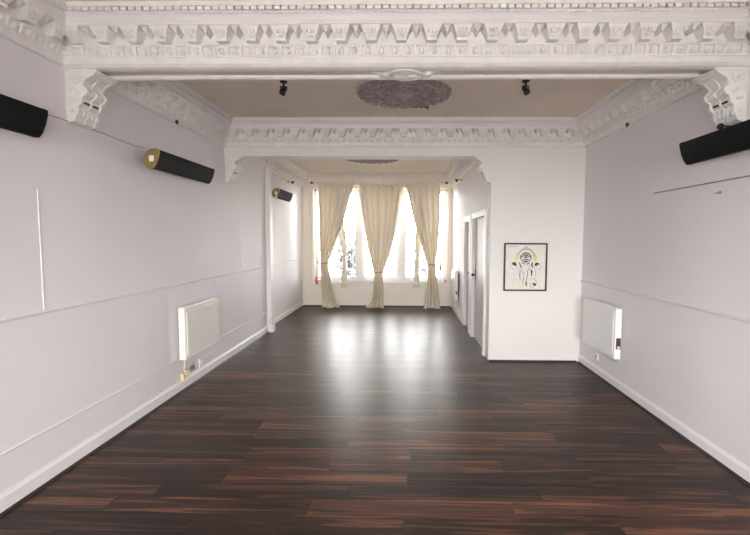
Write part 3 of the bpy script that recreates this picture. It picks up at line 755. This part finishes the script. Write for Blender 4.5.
# ---- framed drawing
PX0, PX1, PZ0, PZ1 = 1.260, 1.813, 0.926, 1.545
pr = thing('framed_picture', 'black framed ink drawing of an elephant head with yellow halo', 'picture', ((PX0+PX1)/2, YP, PZ0))
W_, H_ = PX1-PX0, PZ1-PZ0
fw = 0.020
for (a, b_, c, d) in ((-W_/2, W_/2, 0, fw), (-W_/2, W_/2, H_-fw, H_), (-W_/2, -W_/2+fw, fw, H_-fw), (W_/2-fw, W_/2, fw, H_-fw)):
    MB().bbox(a, b_, -0.025, -0.001, c, d, 0.003).obj('frame_bar', 'dark', pr)
MB().box(-W_/2+fw, W_/2-fw, -0.012, -0.002, fw, H_-fw).obj('paper', 'paper', pr)
def pic(X, Y):   # position on the sheet
    return ((X-274)/292*(W_-2*fw), H_/2 + (285-Y)/340*(H_-2*fw))
def catmull(P, n=6):
    out = []
    for i in range(len(P)-1):
        p0, p1, p2, p3 = P[max(i-1,0)], P[i], P[i+1], P[min(i+2,len(P)-1)]
        for k in range(n):
            t = k/n
            out.append(tuple(0.5*((2*p1[j]) + (-p0[j]+p2[j])*t + (2*p0[j]-5*p1[j]+4*p2[j]-p3[j])*t*t + (-p0[j]+3*p1[j]-3*p2[j]+p3[j])*t**3) for j in range(2)))
    out.append(P[-1]); return out
def stroke(mb, pts, w, y=-0.0128):
    P = catmull([pic(*p) for p in pts]); vs = []; fs = []; n = len(P)
    for i, p in enumerate(P):
        a, b_ = P[max(i-1,0)], P[min(i+1,n-1)]
        dx, dz = b_[0]-a[0], b_[1]-a[1]; l = math.hypot(dx, dz) or 1
        ww = w/2*(0.35+0.65*math.sin(PI*min(1,max(0,(i+0.6)/n))))
        vs += [(p[0]-dz/l*ww, y, p[1]+dx/l*ww), (p[0]+dz/l*ww, y, p[1]-dx/l*ww)]
    for i in range(n-1): fs.append((2*i, 2*i+1, 2*i+3, 2*i+2))
    mb.add(vs, fs)
ink, wash, gold = MB(), MB(), MB()
for p, w in (([(212,262),(197,225),(210,190),(235,170)], 0.020), ([(300,165),(335,180),(352,215),(345,258)], 0.024), ([(318,178),(340,205),(345,240)], 0.02),
             ([(240,400),(238,425),(250,445)], 0.02), ([(370,415),(382,432),(375,445)], 0.016), ([(330,440),(350,447),(380,446)], 0.008), ([(205,250),(215,220)], 0.018)):
    stroke(gold, p, w, -0.0123)
for p, w in (([(235,205),(255,185),(277,178),(300,185),(318,205)], 0.012), ([(235,205),(245,232),(277,243),(308,232),(318,205)], 0.010), ([(252,205),(277,192),(302,206)], 0.014),
             ([(255,222),(277,230),(300,222)], 0.012), ([(262,205),(277,214),(292,205)], 0.008), ([(265,215),(277,205),(290,216)], 0.008), ([(240,215),(250,200)], 0.012), ([(312,215),(302,198)], 0.012),
             ([(178,262),(192,255),(208,272)], 0.022), ([(182,272),(196,265),(204,280)], 0.014), ([(342,270),(358,258),(375,266)], 0.02), ([(345,275),(362,270)], 0.012),
             ([(228,248),(238,275),(243,292)], 0.010), ([(325,248),(322,270),(328,292)], 0.014), ([(240,300),(236,350),(241,385)], 0.005), ([(245,250),(262,258),(270,275)], 0.006), ([(306,250),(292,260),(285,275)], 0.006),
             ([(312,300),(322,325),(318,355)], 0.014), ([(326,310),(318,340)], 0.010), ([(292,315),(290,350),(284,385),(292,425)], 0.006), ([(284,390),(280,415),(290,432)], 0.010),
             ([(330,405),(345,418),(355,410)], 0.014), ([(335,425),(348,405)], 0.010), ([(345,430),(352,415)], 0.012)):
    stroke(ink, p, w*1.3)
for p, w in (([(225,230),(222,190),(245,160),(277,150),(310,160),(332,190),(330,232)], 0.006), ([(262,152),(270,138),(277,128),(285,138),(292,152)], 0.005), ([(208,240),(218,180),(277,140),(338,180),(348,240)], 0.003),
             ([(250,245),(250,300),(262,350),(256,400),(260,440)], 0.004), ([(305,245),(300,290),(285,330)], 0.004), ([(210,275),(225,300),(232,345),(228,400)], 0.003), ([(340,285),(350,330),(345,380)], 0.003),
             ([(270,320),(262,360),(270,410)], 0.003), ([(300,380),(330,372),(355,390),(365,420)], 0.004), ([(310,400),(315,430),(340,440)], 0.004), ([(165,250),(168,280),(185,300),(205,310)], 0.003),
             ([(385,262),(388,290),(370,310)], 0.003), ([(195,370),(210,380)], 0.004), ([(148,131),(190,128),(228,131)], 0.004), ([(250,258),(277,252),(304,258)], 0.008), ([(180,330),(200,350)], 0.003)):
    stroke(wash, p, w*1.5, -0.0125)
ink.obj('ink_lines', 'ink', pr); wash.obj('grey_lines', 'inkgrey', pr); gold.obj('yellow_strokes', 'gold', pr)

# ---- curtain rail
YC = YE - 0.15
rr = thing('curtain_rail', 'cream curtain rail with dark ends above the window', 'curtain rail', (-0.62, YC, 2.852))
MB().tube([(-1.50, 0, 0), (1.50, 0, 0)], 0.014, 10).obj('pole', 'cream', rr)
for s in (-1, 1):
    MB().lathe([(0.0,-0.06),(0.02,-0.055),(0.024,-0.03),(0.015,0.0),(0.024,0.01),(0.0,0.012)], (s*1.51,0,0), 14, Matrix.Rotation(-s*PI/2, 3, 'Y')).obj('finial', 'dark', rr)
    MB().tube([(s*1.45,0,0),(s*1.45,0.08,0.0),(s*1.45,0.148,0.0)], 0.009).obj('bracket', 'dark', rr)
MB().tube([(-0.5,0,0),(-0.5,0.08,0),(-0.5,0.148,0)], 0.009).obj('bracket', 'dark', rr)

# ---- curtains
def interp(tab, z):
    for i in range(len(tab)-1):
        (za, a, b_), (zb, c, d) = tab[i], tab[i+1]
        if za >= z >= zb:
            t = (za-z)/(za-zb)
            return a+(c-a)*t, b_+(d-b_)*t
    return tab[-1][1:]
def drape(tab, folds, depth, seed, nz=70, nx=140, ybase=0.0, puddle=0.0, waist=None):
    rnd = random.Random(seed); ph = [rnd.uniform(0, 6.28) for _ in range(5)]
    zt, zb = tab[0][0], tab[-1][0]; vs = []; fs = []
    wtop = tab[0][2]-tab[0][1]
    for j in range(nz+1):
        z = zt + (zb-zt)*j/nz
        # smooth the table
        acc = [0, 0]
        for dz in (-0.06, -0.03, 0, 0.03, 0.06):
            q = interp(tab, min(zt, max(zb, z+dz))); acc[0] += q[0]/5; acc[1] += q[1]/5
        xl, xr = acc; w = xr-xl; comp = wtop/max(w, 0.05)
        dd = depth*(0.45+0.55*min(1.6, comp**0.5)) * (0.5 if j < 3 else 1)
        if waist: dd *= 0.5 + 0.5*min(1, abs(z-waist)/0.25)
        pud = 0.0
        if puddle and z < 0.12: pud = puddle*(1-z/0.12)**2
        for i in range(nx+1):
            u = i/nx
            s1 = math.sin(2*PI*folds*u + ph[0] + 0.5*math.sin(3*u*PI+ph[1]))
            s2 = math.sin(2*PI*folds*0.43*u + ph[2] + z*0.6) * 0.45
            y = ybase - dd*(s1+s2)*(0.9+0.2*math.sin(z*1.7+ph[3]+u*5)) - pud*(0.7+0.3*math.sin(u*9+ph[4]))
            x = xl + w*u + 0.25*w/folds*math.cos(2*PI*folds*u+ph[0])*0.35
            vs.append((x, y, max(z, 0.006)))
    for j in range(nz):
        for i in range(nx):
            a = j*(nx+1)+i; fs.append((a, a+1, a+nx+2, a+nx+1))
    mb = MB(); mb.add(vs, fs, True); return mb
def curtain(label, tab, folds, seed, waist, tie_to=None, tassel=None, group='cream curtains on the rail'):
    xw0, xw1 = interp(tab, waist); xc = (xw0+xw1)/2
    r = thing('curtain', label, 'curtain', (xc, YC, 0), 0, group)
    tb = [(z, a-xc, b_-xc) for z, a, b_ in tab]
    cl = drape(tb, folds, 0.034, seed, puddle=0.2, waist=waist).obj('fabric', 'curtain', r)
    sd = cl.modifiers.new('thickness', 'SOLIDIFY'); sd.thickness = 0.003
    # gathered heading
    hd = drape([(2.834, tab[0][1]-xc, tab[0][2]-xc), (2.775, tab[0][1]-xc+0.003, tab[0][2]-xc-0.003)], folds*2, 0.016, seed+9, nz=4, ybase=-0.018)
    o = hd.obj('heading', 'curtain', r); sd = o.modifiers.new('thickness', 'SOLIDIFY'); sd.thickness = 0.003
    # tie cord round the waist
    rx, ry = (xw1-xw0)/2+0.008, 0.062
    m = MB(); m.tube([(rx*math.cos(2*PI*k/28), ry*math.sin(2*PI*k/28), waist+0.012*math.cos(2*PI*k/28)) for k in range(28)], 0.011, 6, True); m.obj('tie_cord', 'rope', r)
    if tie_to:
        m = MB(); s = 1 if tie_to > 0 else -1
        m.tube([(s*rx, 0.0, waist+0.01), (s*(rx+abs(tie_to)*0.5), 0.07, waist+0.015), (s*(rx+abs(tie_to)), 0.14, waist+0.03)], 0.009, 6); m.obj('tie_loop', 'rope', r)
    if tassel:
        tx, tz = tassel
        m = MB(); m.lathe([(0.0,0.06),(0.012,0.055),(0.02,0.035),(0.012,0.02),(0.022,0.0),(0.032,-0.10),(0.030,-0.13),(0.0,-0.13)], (tx-xc, -0.03, tz), 12); m.obj('tassel', 'tassel', r)
        m = MB(); m.tube([(tx-xc, -0.03, tz+0.05), (tx-xc, 0.02, waist if waist > tz else tz+0.1), ((tx-xc)*0.8, 0.05, waist)], 0.005, 6); m.obj('tassel_cord', 'rope', r)
    return r
q = 0.985   # curtains hang a little in front of the window wall
tabL = [(2.82,-1.97,-1.165),(2.5,-1.965,-1.25),(2.1,-1.955,-1.36),(1.7,-1.95,-1.49),(1.35,-1.945,-1.63),(1.02,-1.94,-1.765),(0.8,-1.93,-1.73),(0.4,-1.905,-1.65),(0.1,-1.885,-1.58),(0.0,-1.90,-1.42)]
tabC = [(2.82,-1.03,-0.02),(2.4,-0.985,-0.075),(2.0,-0.93,-0.14),(1.6,-0.87,-0.22),(1.2,-0.785,-0.33),(0.81,-0.69,-0.485),(0.6,-0.70,-0.48),(0.3,-0.72,-0.475),(0.1,-0.76,-0.465),(0.0,-0.92,-0.45)]
tabR = [(2.82,0.045,0.825),(2.5,0.11,0.82),(2.1,0.20,0.815),(1.7,0.31,0.80),(1.35,0.43,0.77),(1.0,0.555,0.725),(0.8,0.55,0.74),(0.4,0.53,0.79),(0.1,0.50,0.83),(0.0,0.44,0.85)]
tabL = [(z, a-0.033, b_-0.033) for z, a, b_ in tabL]; tabC = [(z, a-0.04, b_-0.04) for z, a, b_ in tabC]; tabR = [(z, a-0.05, b_-0.05) for z, a, b_ in tabR]
curtain('cream curtain tied back at the window edge, nearest the long wall', tabL, 5, 3, 1.02, tie_to=-0.12, tassel=(-2.055, 0.66))
curtain('cream curtain tied at its middle, hanging between the other two', tabC, 6, 5, 0.81)
curtain('cream curtain tied back with an orange tassel, nearest the doors', tabR, 5, 8, 1.0, tie_to=0.12, tassel=(0.80, 1.0))

# small inner curtains tied in front of the panes
for i, (xc, zt, wz, lb) in enumerate(((-1.44, 2.70, 1.18, 'thin pale inner curtain behind the curtain nearest the long wall'), (0.25, 2.70, 1.08, 'thin pale inner curtain behind the curtain nearest the doors'))):
    r = thing('inner_curtain', lb, 'curtain', (xc, YE-0.045, 0), 0, 'inner curtains')
    s = -1 if i == 0 else 1
    tab = [(zt, s*0.14-0.11, s*0.14+0.11), (1.9, s*0.09-0.10, s*0.09+0.10), (1.5, s*0.03-0.08, s*0.03+0.08), (wz, -0.035, 0.035), (0.9, -0.05, 0.05), (0.62, -0.075, 0.075), (0.44, -0.09, 0.09)]
    o = drape(tab, 4, 0.007, 20+i, 40, 60).obj('fabric', 'sheer', r)
    m = MB(); m.tube([(0.04*math.cos(2*PI*k/16), 0.022*math.sin(2*PI*k/16), wz) for k in range(16)], 0.007, 6, True); m.obj('tie_cord', 'rope', r)

# ================================================================== OUTSIDE
struct(MB().box(-14, 14, YE+0.19, 40, -0.5, -0.3), 'ground', 'paving', 'pale paved street outside the window', 'pavement')
struct(MB().box(-14, 14, -30, YB-0.2, -0.5, -0.3), 'added_ground_rear', 'added_ground', 'unseen grey ground added outside the rear window to dim the beam', 'pavement')  # unseen ground, added so less sky light reaches the front beam
rl = thing('iron_railing', 'blue grey iron railing outside the window', 'railing', (-0.5, 11.6, -0.3))
for z in (0.25, 1.55): MB().box(-3.2, 3.2, -0.02, 0.02, z, z+0.04).obj('rail', 'iron', rl)
bar = MB(); bar.tube([(0,0,0),(0,0,1.68)], 0.02, 6); bar.lathe([(0,1.80),(0.012,1.75),(0.026,1.70),(0.013,1.66),(0.0,1.66)][::-1], n=8)
me_bar = bar.mesh('bar', M['iron'])
for k in range(32): link('bar', me_bar, rl, (-3.15+0.2*k, 0, 0))
def shrub(label, x, y, rx, rz, zc, n, seed):
    rnd = random.Random(seed)
    r = thing('shrub', label, 'shrub', (x, y, -0.3))
    MB().tube([(0,0,0),(0.03,0,0.5),(0,0.02,zc)], [0.03,0.025,0.012]).obj('stem', 'bark', r)
    m = MB()
    for k in range(n):
        a, b_, c = rnd.gauss(0, 0.42), rnd.gauss(0, 0.42), rnd.gauss(0, 0.42)
        p = Vector((a*rx, b_*rx, zc+c*rz)); d = Vector((rnd.uniform(-1,1), rnd.uniform(-1,1), rnd.uniform(-1,1))).normalized()
        e = d.orthogonal().normalized(); l = rnd.uniform(0.04, 0.08)
        m.add([p-d*l, p+e*l*0.45, p+d*l, p-e*l*0.45], [(0,1,2,3)])
    o = m.obj('foliage', 'leaf', r); o['kind'] = 'stuff'
shrub('dusky leafy shrub outside the pane nearest the long wall', -1.65, 12.4, 0.55, 0.75, 1.3, 900, 1)
shrub('dusky leafy shrub outside the pane nearest the doors', 0.55, 12.6, 0.45, 0.8, 1.2, 380, 2)
